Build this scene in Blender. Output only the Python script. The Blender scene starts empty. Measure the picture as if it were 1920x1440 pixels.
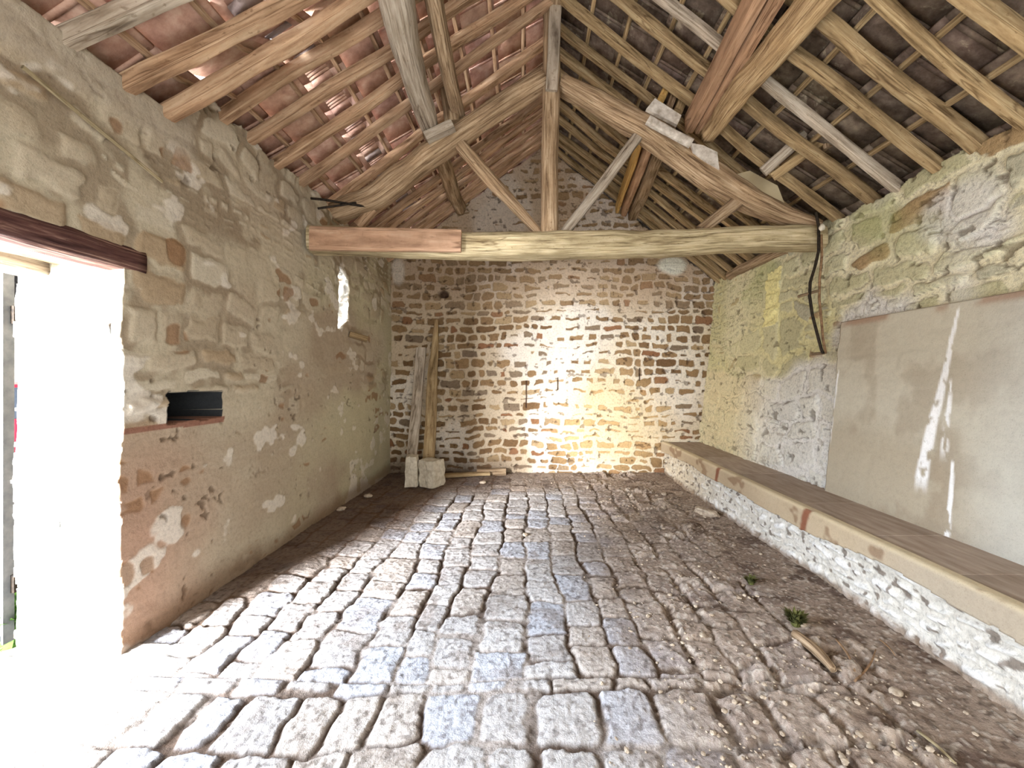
import bpy, math, random
import numpy as np
from mathutils import Vector

SC = bpy.context.scene
COL = SC.collection
# ------------------------------------------------------------------ camera, light, exposure
F, VX, VY, CH = 760.0, 985.0, 708.0, 1.5      # focal length in px, vanishing point, eye height
cam_d = bpy.data.cameras.new('camera'); cam = bpy.data.objects.new('camera', cam_d); COL.objects.link(cam)
cam.location = (0, 0, CH); cam.rotation_euler = (math.pi/2, 0, 0)
cam_d.sensor_width = 36; cam_d.lens = F/1920*36
cam_d.shift_x = -(VX-960)/1920; cam_d.shift_y = -(720-VY)/1920
cam_d.clip_start = 0.05
SC.camera = cam
SC.view_settings.view_transform = 'Standard'; SC.view_settings.look = 'None'
SC.view_settings.gamma = 1; SC.view_settings.use_curve_mapping = False
SC.view_settings.exposure = 0.16

world = bpy.data.worlds.new('world'); SC.world = world; world.use_nodes = True
wn = world.node_tree; bg = wn.nodes['Background']
bg.inputs[0].default_value = (0.86, 0.93, 1.0, 1); bg.inputs[1].default_value = 3.9

def area(name, loc, target, sx, sy, power, color):
    l = bpy.data.lights.new(name, 'AREA'); l.shape = 'RECTANGLE'; l.size = sx; l.size_y = sy
    l.energy = power; l.color = color
    o = bpy.data.objects.new(name, l); COL.objects.link(o); o.location = loc
    o.rotation_euler = (Vector(target)-Vector(loc)).to_track_quat('-Z', 'Y').to_euler()
    return o
# bright sky of the yard falling in through the side doorway
area('yard_daylight', (-8.6, -1.6, 4.4), (-1.6, 0.9, 1.0), 8.0, 4.2, 5200, (0.74, 0.85, 1.0))
# brightest part of the sky low behind the yard: rakes through the doorway to the back wall
area('yard_daylight', (-4.45, -2.6, 1.85), (.7, 6.4, 1.4), 1.5, 2.3, 5400, (0.93, 0.95, 1.0))
area('window_daylight', (-3.0, 4.55, 2.65), (-2.1, 4.9, 2.45), .5, .8, 420, (1.0, 0.98, 0.92))
# added fill and bounce lamps, for an assumed opening behind the camera
area('front_fill', (0.6, -1.75, 1.5), (1.2, 4, 1.9), 3.0, 2.6, 68, (1.0, 0.95, 0.87))
area('front_bounce_fill', (0.3, -1.3, 0.15), (0.3, 2.6, 4.6), 3.6, 1.0, 18, (1.0, 0.93, 0.84))

# ------------------------------------------------------------------ helpers
def P(px, py, Y): return Vector(((px-VX)*Y/F, Y, CH-(py-VY)*Y/F))      # pixel on the plane y = Y
def PX(px, py, X):
    Y = X*F/(px-VX); return Vector((X, Y, CH-(py-VY)*Y/F))
def lin(r, g, b):
    f = lambda c: (c/255/12.92) if c/255 <= .04045 else ((c/255+.055)/1.055)**2.4
    return np.array((f(r), f(g), f(b)))
_T = np.random.RandomState(7).rand(64, 256, 256).astype(np.float32)
def noise(x, y, seed=0):
    T = _T[seed % 64]; x = np.asarray(x, float)+seed*17.3; y = np.asarray(y, float)+seed*9.1
    xi = np.floor(x).astype(int); yi = np.floor(y).astype(int); fx = x-xi; fy = y-yi
    fx = fx*fx*(3-2*fx); fy = fy*fy*(3-2*fy)
    a = T[xi & 255, yi & 255]; b = T[(xi+1) & 255, yi & 255]; c = T[xi & 255, (yi+1) & 255]; d = T[(xi+1) & 255, (yi+1) & 255]
    return (a*(1-fx)+b*fx)*(1-fy)+(c*(1-fx)+d*fx)*fy
def fbm(x, y, seed=0, o=4):
    s = 0; a = .5; t = 0
    for k in range(o): s = s+a*noise(x*2**k, y*2**k, seed+k); t += a; a *= .5
    return s/t
def ss(a, b, x):
    t = np.clip((x-a)/(b-a), 0, 1); return t*t*(3-2*t)
def mixc(a, b, t): return a+(b-a)*t[..., None]

def courses(u, v, seed, ch, sw, w1=.035, w2=.012, r=.035):
    """irregular coursed stones: distance to the stone's edge and three random numbers per stone"""
    rs = np.random.RandomState(seed)
    uu = u+w1*2*(fbm(u*2.2, v*2.2, seed, 2)-.5)*2+w2*2*(fbm(u*11, v*11, seed+3, 2)-.5)*2
    vv = v+w1*2*(fbm(u*1.8, v*2.0, seed+5, 2)-.5)*2+w2*2*(fbm(u*10, v*13, seed+8, 2)-.5)*2
    lo, hi = float(vv.min())-.3, float(vv.max())+.5
    e = [lo]
    while e[-1] < hi: e.append(e[-1]+rs.uniform(*ch))
    e = np.array(e); row = np.clip(np.searchsorted(e, vv)-1, 0, len(e)-2)
    d = np.zeros_like(u); r1 = np.zeros_like(u); r2 = np.zeros_like(u); r3 = np.zeros_like(u)
    ulo, uhi = float(uu.min())-.5, float(uu.max())+.6
    for k in range(len(e)-1):
        m = row == k
        ed = [ulo-rs.uniform(0, .3)]
        while ed[-1] < uhi: ed.append(ed[-1]+rs.uniform(*sw))
        if not m.any(): continue
        ed = np.array(ed); U = uu[m]; V = vv[m]
        i = np.clip(np.searchsorted(ed, U)-1, 0, len(ed)-2)
        R = rs.rand(4, len(ed))
        # tilt bed joints a little per stone so courses are never ruler straight
        qx = np.minimum(U-ed[i], ed[i+1]-U); qy = np.minimum(V-e[k], e[k+1]-V)
        ins = R[3][i]**2*.018
        qx = qx-ins; qy = qy-ins*.8
        rr = r*(.6+.8*R[2][i])
        dd = np.where((qx < rr) & (qy < rr), rr-np.hypot(rr-qx, rr-qy), np.minimum(qx, qy))
        d[m] = dd; r1[m] = R[0][i]; r2[m] = R[1][i]; r3[m] = R[2][i]
    return d, r1, r2, r3

def make_mesh(name, V, Q, C=None, mat=None, smooth=True):
    me = bpy.data.meshes.new(name); n = len(Q)
    me.vertices.add(len(V)); me.vertices.foreach_set('co', np.asarray(V, np.float32).ravel())
    me.loops.add(n*4); me.loops.foreach_set('vertex_index', np.asarray(Q, np.int32).ravel())
    me.polygons.add(n); me.polygons.foreach_set('loop_start', np.arange(0, n*4, 4, dtype=np.int32))
    me.update(calc_edges=True)
    if smooth: me.polygons.foreach_set('use_smooth', np.ones(n, bool))
    if C is not None:
        a = me.color_attributes.new('Col', 'FLOAT_COLOR', 'POINT')
        c4 = np.ones((len(V), 4), np.float32); c4[:, :3] = np.clip(C, 0, 1); a.data.foreach_set('color', c4.ravel())
    o = bpy.data.objects.new(name, me); COL.objects.link(o)
    if mat: me.materials.append(mat)
    return o

def relief(name, U, V, pos, keep, depth, steps, rcol, mat, rnoise=.012, C=None):
    """masonry surface: grid of points pos (nu,nv,3); faces where keep; every open rim is returned by 'depth' vector"""
    nu, nv = len(U), len(V); idx = np.arange(nu*nv).reshape(nu, nv)
    a = idx[:-1, :-1][keep]; b = idx[1:, :-1][keep]; c = idx[1:, 1:][keep]; d = idx[:-1, 1:][keep]
    Q = [np.stack([a, b, c, d], 1)]
    kp = np.zeros((nu+1, nv+1), bool); kp[1:-1, 1:-1] = keep
    # edges in v direction between cells (i-1,j) and (i,j)
    E = []
    L = kp[:-1, 1:-1]; R = kp[1:, 1:-1]                         # at vertex line i, cell rows j
    i, j = np.nonzero(L & ~R); E.append(np.stack([idx[i, j], idx[i, j+1]], 1))
    i, j = np.nonzero(~L & R); E.append(np.stack([idx[i, j+1], idx[i, j]], 1))
    D = kp[1:-1, :-1]; T = kp[1:-1, 1:]
    i, j = np.nonzero(D & ~T); E.append(np.stack([idx[i+1, j], idx[i, j]], 1))
    i, j = np.nonzero(~D & T); E.append(np.stack([idx[i, j], idx[i+1, j]], 1))
    E = np.concatenate(E)
    verts = [pos.reshape(-1, 3)]; cols = [C.reshape(-1, 3)]
    ub, inv = np.unique(E, return_inverse=True); inv = inv.reshape(E.shape)
    base = verts[0][ub]; n0 = nu*nv; prev = E
    for s in range(1, steps+1):
        p = base+np.array(depth)*s/steps
        if s < steps:
            p = p+rnoise*2*(np.stack([fbm(base[:, 1]*9+s*.7, base[:, 2]*9, 30, 3), fbm(base[:, 1]*8, base[:, 2]*9+s*.8, 33, 3), fbm(base[:, 1]*9+s*.6, base[:, 2]*7, 36, 3)], 1)-.5)*2
        verts.append(p)
        cols.append(rcol(p)); cur = n0+inv; n0 += len(ub)
        Q.append(np.stack([prev[:, 0], cur[:, 0], cur[:, 1], prev[:, 1]], 1)); prev = cur
    Vt = np.concatenate(verts); Ct = np.concatenate(cols); Qt = np.concatenate(Q)
    used = np.zeros(len(Vt), bool); used[Qt.ravel()] = True; remap = np.cumsum(used)-1
    return make_mesh(name, Vt[used], remap[Qt], Ct[used], mat)

def tag(o, label=None, cat=None, group=None, kind=None):
    if label: o['label'] = label
    if cat: o['category'] = cat
    if group: o['group'] = group
    if kind: o['kind'] = kind
    return o
def empty(name, loc=(0, 0, 0), rz=0):
    o = bpy.data.objects.new(name, None); COL.objects.link(o); o.location = loc; o.rotation_euler = (0, 0, rz); o.empty_display_size = .1
    return o
def child(o, parent):
    o.parent = parent
    o.matrix_parent_inverse = parent.matrix_basis.inverted()
    return o

# ------------------------------------------------------------------ materials
class NT:
    def __init__(s, name, rough=.9):
        s.m = bpy.data.materials.new(name); s.m.use_nodes = True; s.t = s.m.node_tree
        s.b = s.t.nodes['Principled BSDF']; s.b.inputs['Roughness'].default_value = rough
        s.b.inputs['Specular IOR Level'].default_value = .25
    def n(s, kind, **kw):
        q = s.t.nodes.new(kind)
        for k, v in kw.items():
            if k in q.inputs: q.inputs[k].default_value = v
            else: setattr(q, k, v)
        return q
    def l(s, a, b): s.t.links.new(a, b)
    def ramp(s, src, stops):
        r = s.t.nodes.new('ShaderNodeValToRGB'); el = r.color_ramp.elements
        while len(el) < len(stops): el.new(.5)
        for e, (p, c) in zip(el, stops):
            e.position = p; e.color = (*c, 1)
        s.l(src, r.inputs[0]); return r.outputs[0]
    def mix(s, mode, fac, a, b):
        q = s.t.nodes.new('ShaderNodeMix'); q.data_type = 'RGBA'; q.blend_type = mode
        for sock, v in ((q.inputs[0], fac), (q.inputs[6], a), (q.inputs[7], b)):
            if hasattr(v, 'is_linked'): s.l(v, sock)
            else: sock.default_value = v
        return q.outputs[2]
    def bump(s, src, strength, dist, prev=None):
        q = s.n('ShaderNodeBump', Strength=strength, Distance=dist); s.l(src, q.inputs['Height'])
        if prev: s.l(prev, q.inputs['Normal'])
        return q.outputs[0]

def masonry_mat(name, amp=.22, fine=.003, coarse=.012):
    m = NT(name, .95); att = m.n('ShaderNodeAttribute', attribute_name='Col'); tc = m.n('ShaderNodeTexCoord')
    n1 = m.n('ShaderNodeTexNoise', Scale=38, Detail=6, Roughness=.65); m.l(tc.outputs['Object'], n1.inputs['Vector'])
    n2 = m.n('ShaderNodeTexNoise', Scale=150, Detail=3, Roughness=.7); m.l(tc.outputs['Object'], n2.inputs['Vector'])
    r = m.ramp(n1.outputs['Fac'], [(.28, (1-amp*1.6,)*3), (.5, (1, 1, 1)), (.75, (1+amp*.5,)*3)])
    c = m.mix('MULTIPLY', 1.0, att.outputs['Color'], r)
    r2 = m.ramp(n2.outputs['Fac'], [(.3, (.72, .69, .66)), (.42, (1, 1, 1)), (.7, (1.06,)*3)])
    c = m.mix('MULTIPLY', .8, c, r2)
    m.l(c, m.b.inputs['Base Color'])
    b = m.bump(n1.outputs['Fac'], 1, coarse); b = m.bump(n2.outputs['Fac'], 1, fine, b); m.l(b, m.b.inputs['Normal'])
    return m.m

def wood_mat(name, dark, mid, light, grain=1.0, rough=.85, speck=.5):
    """grain runs along UV.x (metres along the timber)"""
    m = NT(name, rough); uv = m.n('ShaderNodeUVMap'); oi = m.n('ShaderNodeObjectInfo')
    mp = m.n('ShaderNodeMapping'); mp.inputs['Scale'].default_value = (2.6, 52, 1); m.l(uv.outputs[0], mp.inputs['Vector'])
    add = m.n('ShaderNodeVectorMath', operation='ADD'); m.l(mp.outputs[0], add.inputs[0])
    cx = m.n('ShaderNodeCombineXYZ'); mu = m.n('ShaderNodeMath', operation='MULTIPLY'); mu.inputs[1].default_value = 50
    m.l(oi.outputs['Random'], mu.inputs[0]); m.l(mu.outputs[0], cx.inputs[0]); m.l(mu.outputs[0], cx.inputs[2]); m.l(cx.outputs[0], add.inputs[1])
    g = m.n('ShaderNodeTexNoise', Scale=1.0, Detail=7, Roughness=.62, Distortion=.3); m.l(add.outputs[0], g.inputs['Vector'])
    mp2 = m.n('ShaderNodeMapping'); mp2.inputs['Scale'].default_value = (1.3, 3.5, 1); m.l(uv.outputs[0], mp2.inputs['Vector'])
    ad2 = m.n('ShaderNodeVectorMath', operation='ADD'); m.l(mp2.outputs[0], ad2.inputs[0]); m.l(cx.outputs[0], ad2.inputs[1])
    p = m.n('ShaderNodeTexNoise', Scale=1.6, Detail=5, Roughness=.6); m.l(ad2.outputs[0], p.inputs['Vector'])
    sp = m.n('ShaderNodeTexNoise', Scale=22, Detail=3); m.l(ad2.outputs[0], sp.inputs['Vector'])
    c = m.ramp(g.outputs['Fac'], [(.30, dark), (.5, mid), (.72, light)])
    t = m.ramp(p.outputs['Fac'], [(.3, (.62, .58, .52)), (.5, (1, 1, 1)), (.72, (1.25, 1.22, 1.18))])
    c = m.mix('MULTIPLY', .85, c, t)
    s = m.ramp(sp.outputs['Fac'], [(.28, (.35, .28, .2)), (.36, (1, 1, 1))])
    c = m.mix('MULTIPLY', speck, c, s)
    mp3 = m.n('ShaderNodeMapping'); mp3.inputs['Scale'].default_value = (.9, 17, 1); m.l(uv.outputs[0], mp3.inputs['Vector'])
    ad3 = m.n('ShaderNodeVectorMath', operation='ADD'); m.l(mp3.outputs[0], ad3.inputs[0]); m.l(cx.outputs[0], ad3.inputs[1])
    ck = m.n('ShaderNodeTexNoise', Scale=1.0, Detail=3, Roughness=.5, Distortion=.2); m.l(ad3.outputs[0], ck.inputs['Vector'])
    ckr = m.ramp(ck.outputs['Fac'], [(.372, (1, 1, 1)), (.388, (.30, .24, .18)), (.404, (1, 1, 1))]); c = m.mix('MULTIPLY', .8, c, ckr)
    rr = m.ramp(oi.outputs['Random'], [(0, (.80, .78, .76)), (1, (1.06, 1.03, .99))])
    c = m.mix('MULTIPLY', 1, c, rr)
    m.l(c, m.b.inputs['Base Color'])
    b = m.bump(g.outputs['Fac'], 1, .008*grain); b = m.bump(sp.outputs['Fac'], .6, .004, b); m.l(b, m.b.inputs['Normal'])
    return m.m

def plain(name, c1, c2, scale=12, rough=.8, bump=.003, metal=0):
    m = NT(name, rough); tc = m.n('ShaderNodeTexCoord')
    n1 = m.n('ShaderNodeTexNoise', Scale=scale, Detail=6, Roughness=.6); m.l(tc.outputs['Object'], n1.inputs['Vector'])
    m.l(m.ramp(n1.outputs['Fac'], [(.32, tuple(c1)), (.68, tuple(c2))]), m.b.inputs['Base Color'])
    m.l(m.bump(n1.outputs['Fac'], 1, bump), m.b.inputs['Normal']); m.b.inputs['Metallic'].default_value = metal
    return m.m

M_MAS = masonry_mat('rubble_masonry')
M_SOFT = masonry_mat('limewashed_masonry', .12, .0010, .005)
M_FLOOR = masonry_mat('stone_setts', .24, .003, .010)
M_REND = masonry_mat('cement_render', .06, .0005, .002)
W = lambda *c: tuple(lin(*c))
M_OLD = wood_mat('old_oak', W(84, 62, 42), W(160, 136, 108), W(208, 188, 160))
M_RAFL = wood_mat('rafter_wood_warm', W(116, 86, 62), W(184, 152, 122), W(214, 190, 160), .6)
M_RAFR = wood_mat('rafter_wood_olive', W(92, 74, 48), W(164, 140, 104), W(205, 186, 148), .6)
M_GREY = wood_mat('weathered_grey_wood', W(105, 92, 78), W(176, 164, 148), W(214, 206, 192), .8)
M_PLANK = wood_mat('reddish_planed_plank', W(156, 122, 98), W(196, 160, 132), W(216, 186, 160), .3, .7, .25)
M_PALE = wood_mat('pale_beam', W(104, 88, 62), W(182, 168, 134), W(222, 212, 182), 1.0)
M_DARK = wood_mat('dark_lintel_wood', W(52, 30, 30), W(104, 72, 66), W(190, 158, 140), 1.2)
M_ORNG = wood_mat('squared_purlin_wood', W(122, 92, 68), W(176, 142, 114), W(200, 170, 142), .4, .7, .3)
M_LOG = wood_mat('stripped_log', W(96, 70, 44), W(178, 150, 112), W(224, 204, 166), 1.6, .85, .6)
M_YEL = wood_mat('fresh_yellow_wood', W(150, 112, 56), W(200, 164, 98), W(224, 194, 132), .4, .7, .2)
M_WBRD = plain('flaking_white_board', W(168, 156, 140), W(224, 217, 206), 18, .9, .004)
M_PLY = plain('plywood', W(176, 160, 128), W(196, 182, 150), 3, .8, .001)
M_IRON = plain('black_iron', W(28, 25, 22), W(62, 52, 42), 40, .6, .002, .6)
M_CONC = plain('cast_concrete', W(178, 166, 144), W(220, 212, 194), 16, .9, .006)
M_WHITE = plain('white_paint', W(216, 220, 224), W(236, 238, 240), 3, .5, .0005)
M_GREEN = plain('leaves', W(40, 70, 24), W(104, 150, 60), 30, .7, .002)
M_MOSS = plain('moss', W(58, 62, 26), W(110, 108, 60), 60, .95, .004)
M_TWIG = plain('twig_bark', W(96, 70, 48), W(160, 128, 96), 30, .9, .002)
M_RUBB = plain('loose_stone', W(140, 122, 104), W(206, 190, 168), 22, .95, .006)
M_SLATE = plain('blue_grey_slate', W(88, 92, 96), W(128, 130, 130), 9, .7, .002)

# ------------------------------------------------------------------ timber builder
def timber(name, pts, w, h, mat, up=(0, 0, 1), seed=0, rough=.05, p=5, bow=.006, step=.06, ns=16, ragged=.0):
    """log or squared timber swept along pts; w, h full width/height (numbers or one per point); grain UVs"""
    pts = [Vector(q) for q in pts]; n = len(pts)
    w = [w]*n if np.isscalar(w) else list(w); h = [h]*n if np.isscalar(h) else list(h)
    seg = [(pts[i+1]-pts[i]).length for i in range(n-1)]; cum = [0]+list(np.cumsum(seg)); L = cum[-1]
    m = max(3, int(L/step)+1); ts = np.linspace(0, L, m)
    A = np.array([tuple(q) for q in pts]); 
    if n > 2:      # smooth the path
        dense = np.stack([np.interp(ts, cum, A[:, k]) for k in range(3)], 1)
        for _ in range(max(1, int(.12/step))): dense[1:-1] = (dense[:-2]+2*dense[1:-1]+dense[2:])/4
    else: dense = np.stack([np.interp(ts, cum, A[:, k]) for k in range(3)], 1)
    W_ = np.interp(ts, cum, w); H_ = np.interp(ts, cum, h)
    rs = np.random.RandomState(seed*13+5); so = rs.rand()*50
    upv = np.array(up, float); V = []; ang = np.linspace(0, 2*math.pi, ns, endpoint=False)+math.pi/ns
    ca, sa = np.cos(ang), np.sin(ang); e = 2/p
    sx = np.sign(ca)*np.abs(ca)**e; sy = np.sign(sa)*np.abs(sa)**e
    for i in range(m):
        t = dense[min(i+1, m-1)]-dense[max(i-1, 0)]; t /= np.linalg.norm(t)
        s = np.cross(t, upv); s /= np.linalg.norm(s); q = np.cross(s, t)
        u = ts[i]
        c = dense[i]+s*bow*2*(float(noise(u*1.3+so, .5, 2))-.5)*2+q*bow*2*(float(noise(u*1.3+so, 5.5, 3))-.5)*2
        rad = 1+rough*2*(fbm(u*4+so+np.zeros(ns), ca*1.2+3+sa*.3, 11, 3)-.5)*2+rough*1.2*(noise(u*1.1+so+np.zeros(ns), sa*1.1+7, 15)-.5)*2
        off = (ragged*(noise(ca*2+so, sa*2+5, 21)-.5)*2 if i in (0, m-1) else 0)
        V.append(c+np.outer(sx*rad*W_[i]/2, s)+np.outer(sy*rad*H_[i]/2, q)+np.outer(off+np.zeros(ns), t))
    V = np.concatenate(V); me = bpy.data.meshes.new(name)
    Fc = [(i*ns+k, i*ns+(k+1) % ns, (i+1)*ns+(k+1) % ns, (i+1)*ns+k) for i in range(m-1) for k in range(ns)]
    c0 = len(V); V = np.vstack([V, V[:ns].mean(0), V[-ns:].mean(0)])
    Fc += [(c0, (k+1) % ns, k) for k in range(ns)]+[(c0+1, (m-1)*ns+k, (m-1)*ns+(k+1) % ns) for k in range(ns)]
    me.from_pydata([tuple(v) for v in V], [], Fc); me.materials.append(mat)
    uvl = me.uv_layers.new(name='UVMap'); per = 2*(W_.mean()+H_.mean()); off = rs.rand()*9
    uv = []
    for i in range(m-1):
        for k in range(ns):
            uv += [ts[i], off+k/ns*per, ts[i], off+(k+1)/ns*per, ts[i+1], off+(k+1)/ns*per, ts[i+1], off+k/ns*per]
    for k in range(ns):     # end grain
        uv += [0, off, .0, off+.02*(k+1), .0, off+.02*k]
    for k in range(ns): uv += [L, off, L, off+.02*k, L, off+.02*(k+1)]
    uvl.data.foreach_set('uv', uv)
    me.polygons.foreach_set('use_smooth', [len(f) == 4 for f in Fc]); me.update()
    o = bpy.data.objects.new(name, me); COL.objects.link(o)
    if p > 3.5: me.set_sharp_from_angle(angle=math.radians(32))
    return o

def blob(name, loc, size, mat, seed, rough=.25, parent=None, subdiv=3, boxy=0.):
    """rounded lump of stone / concrete with knocked corners"""
    import bmesh
    bm = bmesh.new(); bmesh.ops.create_icosphere(bm, subdivisions=subdiv, radius=1)
    for v in bm.verts:
        c = v.co.copy(); mx = max(abs(c.x), abs(c.y), abs(c.z)); k = (1-boxy)+boxy/mx
        k *= 1+rough*2*(float(fbm(c.x*1.5+seed*3.1+c.z, c.y*1.5+c.z*1.3+seed, seed % 60, 3))-.5)
        v.co = Vector((c.x*size[0]/2*k, c.y*size[1]/2*k, c.z*size[2]/2*k))
    me = bpy.data.meshes.new(name); bm.to_mesh(me); bm.free(); me.materials.append(mat)
    if boxy < .5: me.polygons.foreach_set('use_smooth', [True]*len(me.polygons))
    o = bpy.data.objects.new(name, me); COL.objects.link(o); o.location = loc
    if parent: o.parent = parent
    return o

def boxes(name, specs, mat, parent=None, bevel=.0):
    """specs: (cx,cy,cz,sx,sy,sz) axis aligned boxes joined in one mesh"""
    V = []; Fc = []
    for (cx, cy, cz, sx, sy, sz) in specs:
        b = len(V)
        V += [(cx+a*sx/2, cy+c*sy/2, cz+d*sz/2) for a in (-1, 1) for c in (-1, 1) for d in (-1, 1)]
        Fc += [tuple(b+i for i in f) for f in ((0, 1, 3, 2), (4, 6, 7, 5), (0, 4, 5, 1), (2, 3, 7, 6), (0, 2, 6, 4), (1, 5, 7, 3))]
    me = bpy.data.meshes.new(name); me.from_pydata(V, [], Fc); me.materials.append(mat); me.update()
    o = bpy.data.objects.new(name, me); COL.objects.link(o)
    if bevel:
        md = o.modifiers.new('bevel', 'BEVEL'); md.width = bevel; md.segments = 2
    if parent: o.parent = parent
    return o

def tube(name, pts, r, mat, ns=8, parent=None):
    cu = bpy.data.curves.new(name, 'CURVE'); cu.dimensions = '3D'; cu.bevel_depth = r; cu.bevel_resolution = 2; cu.use_fill_caps = True
    sp = cu.splines.new('POLY'); sp.points.add(len(pts)-1)
    for q, c in zip(sp.points, pts): q.co = (*c, 1)
    cu.materials.append(mat); o = bpy.data.objects.new(name, cu)
    COL.objects.link(o)
    dg = bpy.context.evaluated_depsgraph_get(); me = bpy.data.meshes.new_from_object(o.evaluated_get(dg))
    bpy.data.objects.remove(o); me.name = name
    o = bpy.data.objects.new(name, me); COL.objects.link(o)
    if parent: o.parent = parent
    return o
def prism(name, poly, direction, mat, parent=None):
    """closed outline (3-D points in a plane) given a thickness vector"""
    n = len(poly); d = Vector(direction); V = [Vector(q) for q in poly]+[Vector(q)+d for q in poly]
    Fc = [tuple(range(n))[::-1], tuple(range(n, 2*n))]+[(i, (i+1) % n, n+(i+1) % n, n+i) for i in range(n)]
    me = bpy.data.meshes.new(name); me.from_pydata([tuple(v) for v in V], [], Fc); me.materials.append(mat)
    uvl = me.uv_layers.new(name='UVMap')
    for l in me.loops:
        c = me.vertices[l.vertex_index].co; uvl.data[l.index].uv = (c.x*.8+c.z*.4, c.y+c.z*.6)
    me.update(); o = bpy.data.objects.new(name, me); COL.objects.link(o)
    if parent: o.parent = parent
    return o

# ------------------------------------------------------------------ the place's measures
YB = F*CH/177.0                   # back wall
XR, ZR = .30, 5.20                # ridge
YT = 4.04                         # truss plane
DY0, DY1, DH, TH = .20, 2.20, 2.20, .58
def xl(y, z): return -2.19+.05*np.clip((y-2.2)/4.2, 0, 1)+0*z
def xr(y, z): return 2.72+.10*np.clip(z, 0, 3.2)
def zl(y): return np.interp(y, [-2, 2.5, 2.62, 2.8, 6.5], [3.10, 3.10, 3.2, 3.38, 3.34])
def zr(y): return 3.08+0*y
def roof_l(x, y): return ZR+(zl(y)-ZR)*(XR-x)/(XR+2.19)
def roof_r(x, y): return ZR+(3.06-ZR)*(x-XR)/(3.0-XR)

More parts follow.
